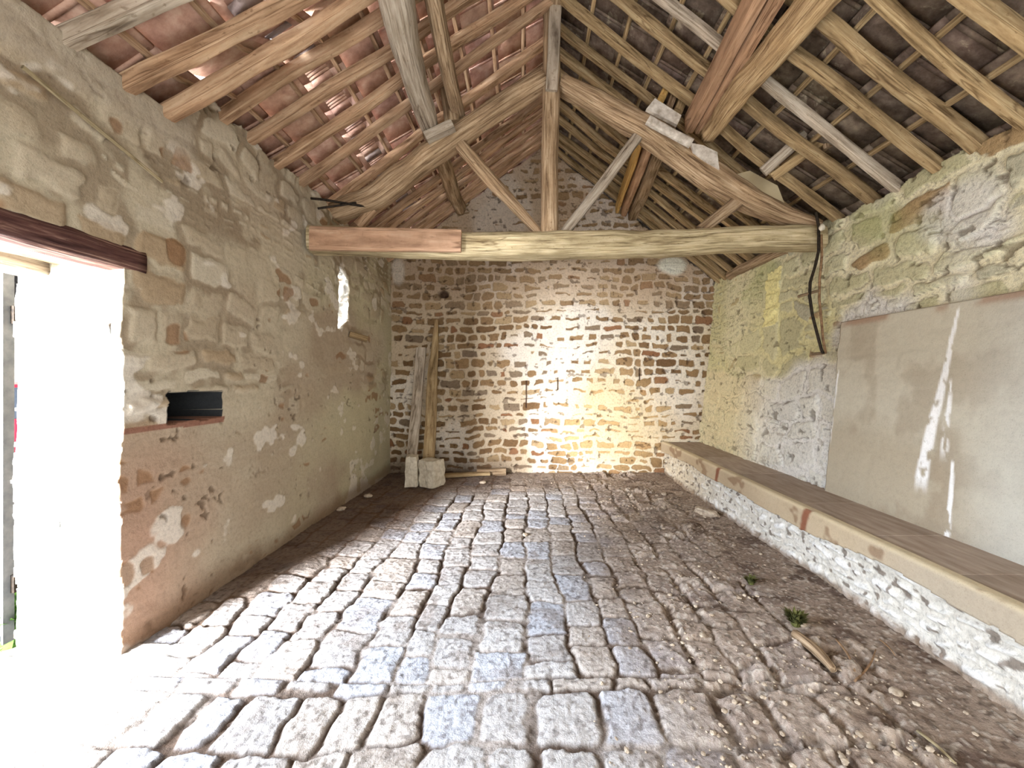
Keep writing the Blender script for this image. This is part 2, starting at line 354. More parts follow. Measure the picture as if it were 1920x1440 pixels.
# ------------------------------------------------------------------ left wall
def build_left():
    U = np.concatenate([np.arange(-1.9, 1.5, .04), np.arange(1.5, YB+.02, .0085)]); V = np.arange(-.04, 3.75, .0085)
    y, z = np.meshgrid(U, V, indexing='ij')
    d, a, b, c = courses(y, z, 21, (.11, .21), (.16, .42), .05, .016, .045)
    d2, a2, b2, c2 = courses(y, z, 22, (.045, .09), (.06, .18), .03, .012, .02)      # small pinning stones
    big = fbm(y*.9, z*.9, 3, 3); med = fbm(y*3.2, z*3.2, 6, 4); fin = fbm(y*14, z*14, 9, 4)
    small = ss(.62, .66, noise(y*1.1, z*2.2, 41))
    d = np.where(small > .5, d2, d); a = np.where(small > .5, a2, a); b = np.where(small > .5, b2, b)
    jm = .010+.012*med
    stone = ss(jm, jm+.015, d)
    rendered = ss(.48, .62, fbm(y*.8, z*1.1, 12, 3)+.28*ss(1.6, .3, z)+.06*ss(3.2, 5, y)-.22*ss(2.1, 3.1, z))   # smooth old render, low down
    rendered = np.clip(rendered, 0, .93)
    h = (.013*ss(0, .06, d)*(.4+.9*b)+.010*(a-.5)*stone)*(1-.85*rendered)+.012*(med-.5)+.004*(fin-.5)+.05*(big-.5)
    hole = ss(.71, .78, fbm(y*13, z*17, 17, 3))*ss(.45, .7, noise(y*1.7, z*1.7, 18)); h -= .012*hole
    base = mixc(lin(170, 154, 132), lin(188, 177, 154), ss(.35, .65, big))
    base = mixc(base, lin(190, 182, 152), ss(3.0, 5.2, y)*ss(.4, .7, fbm(y*1.3, z*1.3, 27, 3)))
    pink = ss(3.0, 2.3, y+.4*(med-.5))*ss(1.45, .55, z+.5*(big-.5))
    base = mixc(base, lin(172, 138, 116), pink*.85)
    st = mixc(lin(172, 156, 132), lin(190, 178, 156), a)
    st = mixc(st, lin(158, 130, 96), (b > .86)*1.0*(.5+.4*c))
    st = mixc(st, lin(204, 196, 176), (b < .2)*.7)
    st = mixc(st, lin(178, 136, 112), pink*.8)
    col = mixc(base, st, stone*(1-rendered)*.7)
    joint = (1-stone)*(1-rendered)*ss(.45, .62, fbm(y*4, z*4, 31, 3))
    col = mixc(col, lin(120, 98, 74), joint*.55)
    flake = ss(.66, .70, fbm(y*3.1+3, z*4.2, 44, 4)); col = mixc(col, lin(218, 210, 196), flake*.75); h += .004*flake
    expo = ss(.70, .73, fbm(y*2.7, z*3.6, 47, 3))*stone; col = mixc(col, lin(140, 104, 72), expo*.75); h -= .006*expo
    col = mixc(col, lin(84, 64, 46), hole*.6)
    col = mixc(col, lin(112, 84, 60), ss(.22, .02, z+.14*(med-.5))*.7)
    # smooth grey strip of mortar along the low front part of the wall head
    strip = ss(2.86, 2.96, z)*ss(2.75, 2.6, y); col = mixc(col, lin(176, 164, 146), strip*.8); h = h*(1-.6*strip)+.02*strip
    niche_y, niche_z = (2.47, 2.89), (1.225, 1.405)
    jy = .008*(fbm(z*16, y*3, 50, 3)-.5)*2; jz = .012*(fbm(y*10, z*3, 52, 3)-.5)*2
    inn = (y > niche_y[0]+jy) & (y < niche_y[1]+jy*2) & (z > niche_z[0]+jz*1.6) & (z < niche_z[1]+jz*.3)
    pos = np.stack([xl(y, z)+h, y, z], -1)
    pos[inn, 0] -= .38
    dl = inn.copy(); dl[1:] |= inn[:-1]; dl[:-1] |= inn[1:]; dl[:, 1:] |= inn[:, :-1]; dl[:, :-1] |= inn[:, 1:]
    col[dl] = lin(44, 46, 48)  # niche inside and rim coloured dark to stand for its shade
    sill = (z < niche_z[0]) & (z > niche_z[0]-.035-.02*(med-.3)) & (y > 2.2) & (y < 2.93); col[sill] = lin(140, 100, 82); 
    yc = (y[1:, 1:]+y[:-1, :-1])/2; zc = (z[1:, 1:]+z[:-1, :-1])/2
    jit = .035*(fbm(yc*9, zc*9, 60, 3)-.5)*2
    top = zl(yc)+.02+.12*(noise(yc*5, zc*0, 61)-.5)*ss(2.6, 2.8, yc)+jit*ss(2.6, 2.8, yc)
    keep = zc < top
    keep &= ~((yc > DY0) & (yc < DY1+jit*.45) & (zc < DH))
    keep &= ~((yc > 4.69+jit*.5) & (yc < 4.95+jit*.6) & (zc > 2.06+.12*ss(4.7, 4.95, yc)+jit*.6) & (zc < 2.80-.12*ss(4.7, 4.95, yc)+jit*.5))
    white = lin(206, 205, 200)
    def rc(p):
        t = fbm(p[:, 0]*9+p[:, 1]*7, p[:, 2]*9, 63, 4)
        cc = mixc(np.tile(white, (len(p), 1)), lin(150, 120, 92), ss(.64, .70, t)*.8); cc = mixc(cc, lin(120, 90, 70), ss(.68, .74, fbm(p[:, 0]*22+p[:, 1]*20, p[:, 2]*22, 64, 3))*.7)
        return mixc(cc, lin(216, 210, 176), ss(1.7, 2.1, p[:, 2])*.5*(p[:, 1] < 3))
    return relief('wall_left', U, V, pos, keep, (-TH, 0, 0), 22, rc, M_SOFT, .018, col)
tag(build_left(), kind='structure')

# ------------------------------------------------------------------ right wall
def build_right():
    U = np.concatenate([np.arange(-1.9, 1.7, .04), np.arange(1.7, YB+.02, .009)]); V = np.arange(-.04, 3.12, .0085)
    y, z = np.meshgrid(U, V, indexing='ij')
    d, a, b, c = courses(y, z, 91, (.15, .30), (.20, .58), .07, .02, .06)
    d2, a2, b2, c2 = courses(y, z, 92, (.06, .12), (.07, .22), .05, .018, .03)
    sm = ss(.56, .6, noise(y*1.5, z*2.1, 20)+.25*ss(4.2, 5.4, y)) > .5
    d = np.where(sm, d2, d); a = np.where(sm, a2, a); b = np.where(sm, b2, b)
    big = fbm(y*.8, z*.8, 5, 3); med = fbm(y*3, z*3, 8, 4); fin = fbm(y*15, z*15, 19, 4)
    jm = .010+.016*med; stone = ss(jm, jm+.012, d)
    h = .022*ss(0, .05, d)*(.4+.9*c)+.016*(a-.5)*stone+.012*(med-.5)+.007*(fin-.5)+.05*(big-.5)
    crack = ss(.006, .0, np.abs(d-jm))*ss(.5, .7, fbm(y*5, z*5, 14, 2)); h -= .012*crack
    wash = ss(.42, .58, fbm(y*1.4, z*1.4, 24, 3)+.40*ss(1.9, 1.3, z)-.12)       # limewash surviving low down
    mort = mixc(lin(224, 217, 168), lin(230, 222, 190), ss(.4, .6, big))
    st = mixc(lin(196, 190, 152), lin(212, 207, 172), a)
    st = mixc(st, lin(168, 136, 96), (b > .88)*.85)
    st = mixc(st, lin(186, 182, 160), (b < .16)*.8)
    col = mixc(mort, st, stone)
    col = mixc(col, lin(206, 196, 150), ss(4.2, 5.2, y)*.45)
    col = mixc(col, mixc(lin(232, 229, 222), lin(226, 212, 172), ss(4.4, 5.6, y)), wash*(.78+.2*(1-stone)))
    ck = ss(.035, .0, np.abs(fbm(y*9, z*9, 51, 3)-.5))*ss(.45, .6, fbm(y*3, z*3, 54, 2))*wash; col = mixc(col, lin(146, 130, 104), ck*.55); h -= .006*ck
    col = mixc(col, lin(96, 78, 52), crack*.7)
    hole = ss(.70, .76, fbm(y*13, z*15, 37, 3)); col = mixc(col, lin(92, 72, 50), hole*.6); h -= .015*hole
    moss_light_tint = ss(.5, .66, fbm(y*1.1, z*1.6, 38, 3))*ss(2.2, 2.9, z); col = mixc(col, lin(170, 174, 112), moss_light_tint*.5)  # yellow-green of moss and of the light there, both in the colour
    patch = (y > 4.72) & (y < 4.98) & (z > 2.12+.1*(med-.5)) & (z < 2.78+.1*(fin-.5)); col[patch] = lin(236, 226, 164); h[patch] += .01  # pale yellow patch opposite the window, its light painted into the wall colour
    pos = np.stack([xr(y, z)-h, y, z], -1)
    yc = (y[1:, 1:]+y[:-1, :-1])/2; zc = (z[1:, 1:]+z[:-1, :-1])/2
    keep = zc < 3.04+.07*(fbm(yc*4, zc, 39, 3)-.5)*2
    rc = lambda p: np.tile(lin(150, 140, 112), (len(p), 1))
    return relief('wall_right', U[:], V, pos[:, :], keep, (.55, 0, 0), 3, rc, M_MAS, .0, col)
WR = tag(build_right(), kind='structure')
# unseen barn front, added to limit light from behind; its opening is assumed
M_FRONT = None

def build_render_panel():
    """smooth cement render with lime streaks on the near part of the right wall"""
    U = np.arange(.2, 3.70, .010); V = np.arange(.44, 2.06, .010); y, z = np.meshgrid(U, V, indexing='ij')
    big = fbm(y*1.2, z*1.2, 33, 3); med = fbm(y*4, z*3, 35, 4)
    # trowel marks ghosting the stones beneath
    d, a, b, c = courses(y, z, 77, (.14, .26), (.2, .5), .06, .02, .07)
    h = .066+.010*(big-.5)+.004*(med-.5)+.003*ss(0, .06, d)
    col = mixc(lin(176, 165, 144), lin(194, 187, 168), ss(.35, .65, big)); col = mixc(col, lin(140, 120, 98), ss(.52, .66, med)*.35)
    col = mixc(col, lin(192, 191, 182), ss(2.7, 2.2, y)*.7)
    col = mixc(col, lin(158, 128, 106), ss(1.93, 1.98, z)*ss(.3, .5, med)*.8)
    for (y0, z0, y1, z1, w0, w1) in ((2.66, 1.98, 2.80, .80, .010, .058), (2.67, 1.5, 2.66, 1.05, .010, .032), (3.64, 1.6, 3.66, 1.0, .008, .030), (2.6, 1.0, 2.6, .5, .012, .022)):
        t = np.clip((z-z0)/(z1-z0), 0, 1); cy = y0+(y1-y0)*t+.012*(noise(z*9, 0*z, 71)-.5)
        s = ss(1, .55, np.abs(y-cy)/(w0+(w1-w0)*t))*ss(z0+.01, z0-.06, z)*ss(z1-.12, z1+.02, z)*ss(.30, .45, fbm(y*30, z*14, 73, 3))
        col = mixc(col, lin(244, 244, 242), s)
    pos = np.stack([xr(y, z)-h, y, z], -1)
    yc = (y[1:, 1:]+y[:-1, :-1])/2; zc = (z[1:, 1:]+z[:-1, :-1])/2
    keep = (zc < 2.0+.012*(noise(yc*7, zc*0, 74)-.5)) & (yc < 3.66+.02*(noise(zc*6, yc*0, 75)-.5))
    return relief('cement_panel', U, V, pos, keep, (.09, 0, 0), 1, lambda p: np.tile(lin(160, 150, 132), (len(p), 1)), M_REND, 0, col)
pn = build_render_panel(); child(pn, WR); pn['label'] = 'smooth grey cement render with white lime streaks'

# ------------------------------------------------------------------ back wall
def build_back():
    U = np.arange(-2.3, 3.15, .0085); V = np.arange(-.04, 5.2, .0085); x, z = np.meshgrid(U, V, indexing='ij')
    d, a, b, c = courses(x, z, 55, (.095, .165), (.12, .34), .030, .014, .045)
    big = fbm(x*.8, z*.8, 25, 3); med = fbm(x*3, z*3, 28, 4); fin = fbm(x*15, z*15, 29, 4)
    cover = .010+.026*ss(.35, .8, fbm(x*1.6, z*1.6, 40, 3))+.012*(med-.5)+.02*ss(3.1, 3.5, z)*ss(.2, .6, med)
    cover = cover-.010*ss(.6, .1, z)+.016*ss(1.5, .5, np.hypot((x-.45), (z-1.45)*1.2))
    cover = np.where(c > .9, cover+.03, cover)
    stone = ss(cover, cover+.007, d)
    h = -.012*stone+.006*(a-.5)*stone+.012*(med-.5)+.008*(fin-.5)+.03*(big-.5)
    mort = mixc(lin(190, 172, 146), lin(214, 200, 176), ss(.35, .65, big+.2*(fin-.5)))
    mort = mixc(mort, lin(184, 160, 134), ss(2.3, 3.0, z)*.7)
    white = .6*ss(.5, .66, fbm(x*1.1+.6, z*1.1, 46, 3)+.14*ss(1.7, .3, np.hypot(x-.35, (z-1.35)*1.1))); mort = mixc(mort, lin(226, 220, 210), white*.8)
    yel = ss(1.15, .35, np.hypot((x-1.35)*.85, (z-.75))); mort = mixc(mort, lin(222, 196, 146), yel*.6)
    st = mixc(lin(108, 82, 54), lin(146, 118, 84), a); st = mixc(st, lin(124, 108, 90), (b > .82)*.8); st = mixc(st, lin(134, 92, 64), (b < .08)*.8)
    st = mixc(st, lin(176, 152, 116), ((b > .3) & (b < .45))*.7)
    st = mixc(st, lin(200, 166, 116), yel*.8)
    st = mixc(st, lin(166, 140, 108), ss(2.2, 2.9, z)*.45)
    col = mixc(mort, st, stone)
    rim = ss(.004, 0, np.abs(d-cover))*ss(.5, .7, fbm(x*6, z*6, 49, 2)); col = mixc(col, lin(70, 50, 34), rim*.6)
    dark = ss(.40, .05, z+.25*(med-.5))*ss(.3, -.6, x); col = mixc(col, lin(86, 64, 46), dark*.75)      # darker brown towards the foot, left half only
    hole = ss(.10, .05, np.hypot((x+1.30)*1.0, (z-2.83)*1.3)+.05*(fin-.5)+.03*(med-.5)); h -= .09*hole; col = mixc(col, lin(60, 36, 24), hole*.9)
    hole2 = ss(.70, .76, fbm(x*12, z*16, 53, 3)); h -= .02*hole2; col = mixc(col, lin(72, 50, 34), hole2*.6)
    for (sx, s0, s1) in ((.02, 1.02, 1.45), (.52, 1.3, 1.5), (1.82, 1.45, 1.66)):
        s = ss(.014, .004, np.abs(x-sx-.01*(noise(z*14, x*0, 57)-.5)))*(z > s0)*(z < s1); h -= .03*s; col = mixc(col, lin(74, 48, 34), s)
    lime = ss(.22, .14, np.hypot((x-2.35)*.8, (z-3.28)*1.3)+.12*(med-.5)); col = mixc(col, lin(226, 226, 210), lime*.9); h += .02*lime
    lime = ss(.16, .1, np.hypot((x+2.02)*1.1, (z-3.18)*.6)+.10*(med-.5)); col = mixc(col, lin(222, 212, 196), lime*.8); h += .02*lime
    pos = np.stack([x, YB-h, z], -1)
    xc = (x[1:, 1:]+x[:-1, :-1])/2; zc = (z[1:, 1:]+z[:-1, :-1])/2
    lim = np.where(xc < XR, roof_l(xc, YB), roof_r(xc, YB))-.02+.05*(fbm(xc*6, zc*6, 58, 2)-.5)
    keep = zc < lim
    return relief('wall_back', U, V, pos, keep, (0, .5, 0), 3, lambda p: np.tile(lin(150, 130, 105), (len(p), 1)), M_MAS, 0, col)
tag(build_back(), kind='structure')

# ------------------------------------------------------------------ floor
def floor_h(x, y):
    back = y > 2.05+.02*np.sin(x*3)
    d1, a1, b1, c1 = courses(x, y, 61, (.22, .30), (.18, .30), .022, .012, .032)
    d2, a2, b2, c2 = courses(y+.05*x, x, 62, (.19, .26), (.20, .38), .028, .012, .032)
    d = np.where(back, d2, d1); a = np.where(back, a2, a1); b = np.where(back, b2, b1); c = np.where(back, c2, c1)
    gut = np.abs(y-2.05-.02*np.sin(x*3)); d = np.minimum(d, gut)
    big = fbm(x*.9, y*.9, 66, 3); med = fbm(x*4, y*4, 68, 4); fin = fbm(x*22, y*22, 70, 4)
    jm = .002+.005*med; stone = ss(0, jm+.010, d)
    fill = ss(.40, .62, fbm(x*3.1, y*3.1, 75, 3))       # joints choked with sand
    dome = ss(0, .09, d)
    h = (.020-.013*fill)*stone+.004*dome+.009*(a-.5)*stone+.010*(med-.5)+.013*fill+.010*(fin-.5)
    # soil banked over the setts
    edge = .85+.40*(big-.5)*2+.30*(med-.5)
    lane = -2.0+.33*(y-2.2)  # left soil strip is cut along the door jamb's shadow line
    soil = np.maximum(ss(edge+.15, edge+1.0, x+.15*np.maximum(2.2-y, 0)), ss(.30, -.15, x-lane+.5*(big-.5))*ss(2.3, 3.0, y))
    soil = np.maximum(soil, ss(5.0, 5.8, y+.8*(big-.5))*.9)
    soil = np.maximum(soil, .55*ss(.35, 1.0, x+.6*(big-.5)))
    soil = np.clip(soil*.97, 0, 1)
    lump = ss(.52, .8, fbm(x*9, y*9, 80, 4))
    rub = ss(.42, .60, fbm(x*2.2, y*2.2, 83, 3))*ss(.6, 1.0, x)*ss(2.1, 1.5, x)      # broken rubble band
    hs = .046+.022*(med-.5)+.012*(fbm(x*12, y*12, 84, 3)-.5)+.048*lump*rub
    hh = h*(1-soil)+np.maximum(hs-.012, h*.45)*soil+.03*(big-.5)
    hh = hh-.05*(1-ss(.01, .03, d))*rub*.5
    st = mixc(lin(172, 167, 164), lin(194, 190, 187), a); st = mixc(st, lin(184, 172, 160), (b > .75)*.6); st = mixc(st, lin(174, 177, 186), (b < .25)*.7)
    st = mixc(st, lin(124, 108, 94), ss(.55, .75, fbm(x*7, y*7, 85, 4))*.45)
    st = mixc(st, lin(160, 138, 120), ss(.2, 1.1, x)*.7)
    col = mixc(mixc(np.tile(lin(92, 76, 64), x.shape+(1,)), lin(160, 150, 142), fill), st, stone)
    dirt = mixc(lin(136, 117, 101), lin(158, 140, 123), ss(.35, .65, med)); dirt = mixc(dirt, lin(98, 74, 56), ss(.5, .3, x-lane)*ss(2.2, 3.2, y)*.85)  # soil of the left strip darkened in colour for the jamb's shade
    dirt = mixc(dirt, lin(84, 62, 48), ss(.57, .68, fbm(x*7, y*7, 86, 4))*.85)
    dirt = mixc(dirt, lin(196, 182, 164), lump*rub*.5)
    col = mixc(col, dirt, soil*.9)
    grit = ss(.70, .76, noise(x*55, y*55, 88)); col = mixc(col, lin(214, 204, 190), grit*.35*ss(.3, 1.0, x)); hh += .004*grit
    grit = ss(.74, .80, noise(x*48, y*48, 89)); col = mixc(col, lin(66, 50, 38), grit*.5)
    # whitish slabs of the threshold
    th = ss(-1.75, -2.05, x)*(y < 2.3); hh = hh*(1-.75*th)+.035*th; col = mixc(col, lin(196, 192, 186), th*.8)
    return hh-.045, col
def build_floor():
    U = np.arange(-2.80, 2.95, .0085); V = np.concatenate([np.arange(-1.9, 1.35, .03), np.arange(1.35, YB+.1, .0085)])
    x, y = np.meshgrid(U, V, indexing='ij'); h, col = floor_h(x, y)
    # beneath the walls the floor only has to exist in the doorway
    xc = (x[1:, 1:]+x[:-1, :-1])/2; yc = (y[1:, 1:]+y[:-1, :-1])/2
    keep = (xc > -2.20) | ((yc > DY0) & (yc < DY1))
    return relief('floor', U, V, np.stack([x, y, h], -1), keep, (0, 0, -.1), 1, lambda p: np.tile(lin(120, 100, 84), (len(p), 1)), M_FLOOR, 0, col)
tag(build_floor(), kind='structure')

# ------------------------------------------------------------------ masonry bench along the right wall
def build_bench():
    bench = empty('masonry_bench', (2.45, 3.5, 0))
    tag(bench, 'long low whitewashed stone bench with grey slab top along the right wall', 'bench')
    # base: rough whitewashed rubble, battered outward at the foot
    U = np.concatenate([np.arange(-1.9, 1.2, .04), np.arange(1.2, YB-.02, .008)]); V = np.arange(-.04, .372, .008)
    y, z = np.meshgrid(U, V, indexing='ij')
    d, a, b, c = courses(y, z, 81, (.05, .11), (.06, .20), .04, .016, .04)
    med = fbm(y*4, z*4, 4, 4); fin = fbm(y*18, z*18, 7, 4); big = fbm(y*.9, z*.9, 2, 2)
    stone = ss(.006, .03, d); h = .020*stone+.012*(a-.5)+.014*(med-.5)+.008*(fin-.5)+.07*(big-.5)*ss(.35, 0, z)
    col = mixc(lin(232, 229, 222), lin(244, 242, 238), a); col = mixc(col, lin(200, 190, 170), (1-stone)*.5)
    col = mixc(col, lin(216, 198, 164), ss(4.4, 5.6, y)*.6)
    col = mixc(col, lin(196, 190, 178), ss(.62, .70, med)*.5); col = mixc(col, lin(110, 94, 80), ss(.76, .82, noise(y*26, z*30, 91))*.8); col = mixc(col, lin(120, 104, 88), ss(.004, 0, np.abs(d-.012))*ss(.5, .7, fin)*.6)
    col = mixc(col, lin(140, 116, 94), ss(.06, .0, z+.03*(fin-.5))*.8)
    pos = np.stack([2.205-.05*z/.37*0-h, y, z], -1)
    base = relief('base', U, V, pos, np.ones((len(U)-1, len(V)-1), bool), (.3, 0, 0), 1, lambda p: np.tile(lin(200, 196, 188), (len(p), 1)), M_MAS, 0, col)
    base['label'] = 'whitewashed rubble face'; child(base, bench)
    # cast kerb along the front edge with broken lower rim
    U = np.concatenate([np.arange(-1.9, 1.2, .05), np.arange(1.2, YB-.02, .010)]); V = np.arange(.28, .491, .010)
    y, z = np.meshgrid(U, V, indexing='ij'); med = fbm(y*3, z*3, 24, 4); fin = fbm(y*20, z*20, 27, 3); big = fbm(y*1.2, z*.2, 22, 3)
    rnd = ss(.465, .495, z)
    col = mixc(lin(172, 152, 124), lin(190, 172, 144), med); col = mixc(col, lin(172, 160, 142), ss(2.9, 2.0, y)*.8)
    col = mixc(col, lin(214, 198, 164), rnd*.8); col = mixc(col, lin(120, 88, 62), ss(.66, .74, fbm(y*5, z*7, 29, 3))*.6)
    for yy in (4.55, 3.12): col = mixc(col, lin(128, 74, 50), ss(.05, .02, np.abs(y-yy-.02*(fin-.5)+(z-.4)*.3))*.9)
    pos = np.stack([2.150-.006*(med-.5)-.004*(fin-.5)+.012*rnd, y, z], -1)
    yc = (y[1:, 1:]+y[:-1, :-1])/2; zc = (z[1:, 1:]+z[:-1, :-1])/2
    keep = zc > .345+.05*(fbm(yc*1.7, zc*0, 23, 3)-.5)*2-.04*ss(1.9, 1.6, yc)
    k = relief('kerb', U, V, pos, keep, (.07, 0, 0), 2, lambda p: mixc(np.tile(lin(206, 190, 158), (len(p), 1)), lin(150, 128, 96), ss(.46, .40, p[:, 2])), M_REND, .0, col)
    k['label'] = 'buff cast kerb with broken lower edge'; child(k, bench)
    # top: dusty slabs with hairline joints
    joints = [-1.9, -.9, .1, 1.05, 1.62, 2.1, 2.62, 3.3, 4.3, 5.2, YB-.02]
    mt = NT('bench_slab', .8); tc = mt.n('ShaderNodeTexCoord')
    mp = mt.n('ShaderNodeMapping'); mp.inputs['Scale'].default_value = (9, 1.6, 1); mt.l(tc.outputs['Object'], mp.inputs['Vector'])
    n1 = mt.n('ShaderNodeTexNoise', Scale=2.2, Detail=6, Roughness=.6); mt.l(mp.outputs[0], n1.inputs['Vector'])
    oi = mt.n('ShaderNodeObjectInfo')
    cc = mt.ramp(n1.outputs['Fac'], [(.3, W(142, 126, 112)), (.5, W(164, 149, 135)), (.7, W(180, 166, 152))])
    rr = mt.ramp(oi.outputs['Random'], [(0, (.88, .84, .8)), (1, (1.1, 1.08, 1.06))]); cc = mt.mix('MULTIPLY', 1, cc, rr)
    mt.l(cc, mt.b.inputs['Base Color']); mt.l(mt.bump(n1.outputs['Fac'], 1, .003), mt.b.inputs['Normal'])
    for j0, j1 in zip(joints[:-1], joints[1:]):
        s = boxes('slab', [(2.50, (j0+j1)/2, .455, .60, j1-j0-.004, .05)], mt.m, None, .004)
        child(s, bench)
build_bench()

# ------------------------------------------------------------------ roof covering
def tile_mat(name, cols, smear, amt):
    m = NT(name, .9); att = m.n('ShaderNodeAttribute', attribute_name='Col'); tc = m.n('ShaderNodeTexCoord')
    n1 = m.n('ShaderNodeTexNoise', Scale=9, Detail=6, Roughness=.65); m.l(tc.outputs['Object'], n1.inputs['Vector'])
    n2 = m.n('ShaderNodeTexNoise', Scale=5, Detail=5, Roughness=.7, Distortion=.8); m.l(tc.outputs['Object'], n2.inputs['Vector'])
    c = m.ramp(n1.outputs['Fac'], [(.3, cols[0]), (.5, cols[1]), (.7, cols[2])])
    c = m.mix('MULTIPLY', 1, c, att.outputs['Color'])
    f = m.ramp(n2.outputs['Fac'], [(.60, (0, 0, 0)), (.68, (amt,)*3)])
    c = m.mix('MIX', f, c, (*smear, 1)); m.l(c, m.b.inputs['Base Color'])
    m.l(m.bump(n1.outputs['Fac'], 1, .006), m.b.inputs['Normal']); return m.m
M_TL = tile_mat('orange_clay_tile', [W(158, 120, 104), W(192, 154, 134), W(214, 184, 164)], W(206, 182, 160), .35)
M_TR = tile_mat('dark_weathered_tile', [W(70, 58, 50), W(108, 92, 80), W(142, 126, 110)], W(176, 164, 140), .6)

def build_tiles(side, mat, y0, y1, cw, rows, seed, skip):
    rs = np.random.RandomState(seed); V = []; Q = []; C = []
    def pt(s, y, off):      # s from eave 0 to ridge 1
        if side < 0:
            x = -2.62+(XR+2.62)*s; z = roof_l(x, y)
        else:
            x = 3.35+(XR-3.35)*s; z = roof_r(x, y)
        return (x, y, z+off)
    def slab(s0, s1, ya, yb, o0, o1, th, shade):
        b = len(V)
        for (s, o) in ((s0, o0), (s1, o1)):
            for yy in (ya, yb):
                for t in (0, th): V.append(pt(s, yy, o+t)); C.append(shade)
        Q.extend([(b, b+1, b+3, b+2), (b+4, b+6, b+7, b+5), (b, b+4, b+5, b+1), (b+2, b+3, b+7, b+6), (b, b+2, b+6, b+4), (b+1, b+5, b+7, b+3)])
    nr = rows; ov = .22/nr
    for r in range(nr):
        y = y0+(r % 2)*cw*.5-cw
        while y < y1:
            k = .78+.4*rs.rand(); sh = (k, k*rs.uniform(.94, 1.04), k*rs.uniform(.9, 1.05)); s0 = r/nr-ov; s1 = (r+1)/nr; a = y+.002; b = y+cw-.002
            w = rs.uniform(-.004, .006)
            if skip(r, y+cw/2):
                # pierced tile: narrow slots between ribs
                nb = 5; gap = .006; seg = .15; ww = (seg-gap*(nb-1))/nb
                sm0 = s0+(s1-s0)*.30; sm1 = s0+(s1-s0)*.72
                slab(s0, sm0, a, b, .135+w, .11, .014, sh); slab(sm1, s1, a, b, .10, .085, .014, sh)
                slab(sm0, sm1, a, b-seg-.09, .11, .10, .014, sh); slab(sm0, sm1, b-seg-.088, b-seg-.004, .10, .09, .014, (.60, .76, .92))
                for q in range(nb): slab(sm0, sm1, b-seg+q*(ww+gap), b-seg+q*(ww+gap)+ww, .11, .10, .012, sh)
            else:
                slab(s0, s1, a, b, .135+w, .080, .016, sh)
                # interlocking side rib hanging under the tile
                slab(s0+.004, s1-.02, b-.02, b+.010, .125+w, .078, .012, sh)
            y += cw
    return make_mesh('ceiling', V, Q, np.array(C), mat, False)
slit_row = 4
cl = build_tiles(-1, M_TL, -1.9, YB+.5, .33, 10, 3, lambda r, y: r == slit_row-1 and 1.5 < y < 6.2)
tag(cl, kind='structure')
cr = build_tiles(1, M_TR, -1.9, YB+.5, .25, 10, 5, lambda r, y: False)
tag(cr, kind='structure')
rt = timber('ceiling', [(XR, -1.9, ZR+.17), (XR, YB+.5, ZR+.17)], .34, .10, M_TR and M_ORNG, rough=.03, p=3, step=.3)
tag(rt, kind='structure')

# battens under the tiles
def ordn(n): return ['first', 'second', 'third', 'fourth', 'fifth', 'sixth', 'seventh', 'eighth', 'ninth', 'tenth', 'eleventh', 'twelfth', 'thirteenth', 'fourteenth', 'fifteenth', 'sixteenth', 'seventeenth', 'eighteenth', 'nineteenth', 'twentieth'][n]
for r in range(1, 10):
    x = 3.35+(XR-3.35)*(r/10-.012)
    if x > 2.98: continue
    o = timber('batten', [(x, -1.8, float(roof_r(x, 0))+.066), (x, YB-.01, float(roof_r(x, 0))+.066)], .040, .03, M_RAFR, seed=200+r, rough=.06, p=6, bow=.006, step=.15, ns=8)
    tag(o, 'thin batten running across the right slope rafters, %s up from the right wall' % ordn(r-2), 'batten', 'tile battens of the right slope')
for r in range(2, 10):
    x = -2.62+(XR+2.62)*(r/10-.012)
    pts = [(x, yy, float(roof_l(x, yy))+.062) for yy in (-1.8, 2.45, 2.62, 2.85, 4.5, YB-.01)]
    o = timber('batten', pts, .036, .026, M_RAFL, seed=230+r, rough=.06, p=6, bow=.004, step=.15, ns=8)
    tag(o, 'thin batten under the orange tiles of the left slope, %s up from the left wall' % ordn(r-2), 'batten', 'tile battens of the left slope')
# small slate patches beside the pierced tiles
k = 0

# rafters
def rafter(side, ye, yr_, w, h, mat, seed, label, group, start=-.0, grey=False, off=0.):
    if side < 0:
        x0 = -2.45; z0 = float(roof_l(x0, ye)); p0 = (x0, ye-(yr_-ye)*.1, z0-.01+off)
    else:
        x0 = 3.25; p0 = (x0, ye, float(roof_r(x0, ye))-.01+off)
    p1 = (XR-.03*side*0, yr_, ZR-.01)
    o = timber('rafter', [p0, p1], w, h, mat, seed=seed, rough=.07, p=random.Random(seed).choice((5, 7, 9)), bow=.010, step=.08)
    tag(o, label, 'rafter', group); return o
ri = 0
LR = [(1.93, 2.66), (2.21, 2.84), (2.46, 2.97), (2.90, 3.16), (3.19, 3.42), (3.54, 3.72), (3.90, 3.93), (4.42, 4.36),
      (4.80, 4.72), (5.06, 5.0), (5.34, 5.27), (5.60, 5.54), (5.86, 5.80), (6.10, 6.06), (6.32, 6.30)]
nf = sum(1 for a in LR if a[0] < YT)
for i, (ye, yr_) in enumerate(LR):
    if i < nf: lab = 'pinkish brown rafter under the orange tiles, %s in front of the tie beam' % ordn(nf-1-i)
    else: lab = 'shaded rafter of the left slope, %s behind the tie beam' % ordn(i-nf)
    m = M_GREY if i == 0 else M_RAFL
    if i == 0: lab = 'short weathered grey rafter nearest above the side doorway, under the orange tiles'
    rafter(-1, ye, yr_, .074+.02*((i*7) % 3)/2, .080, m, 10+i, lab, 'rafters of the left slope')
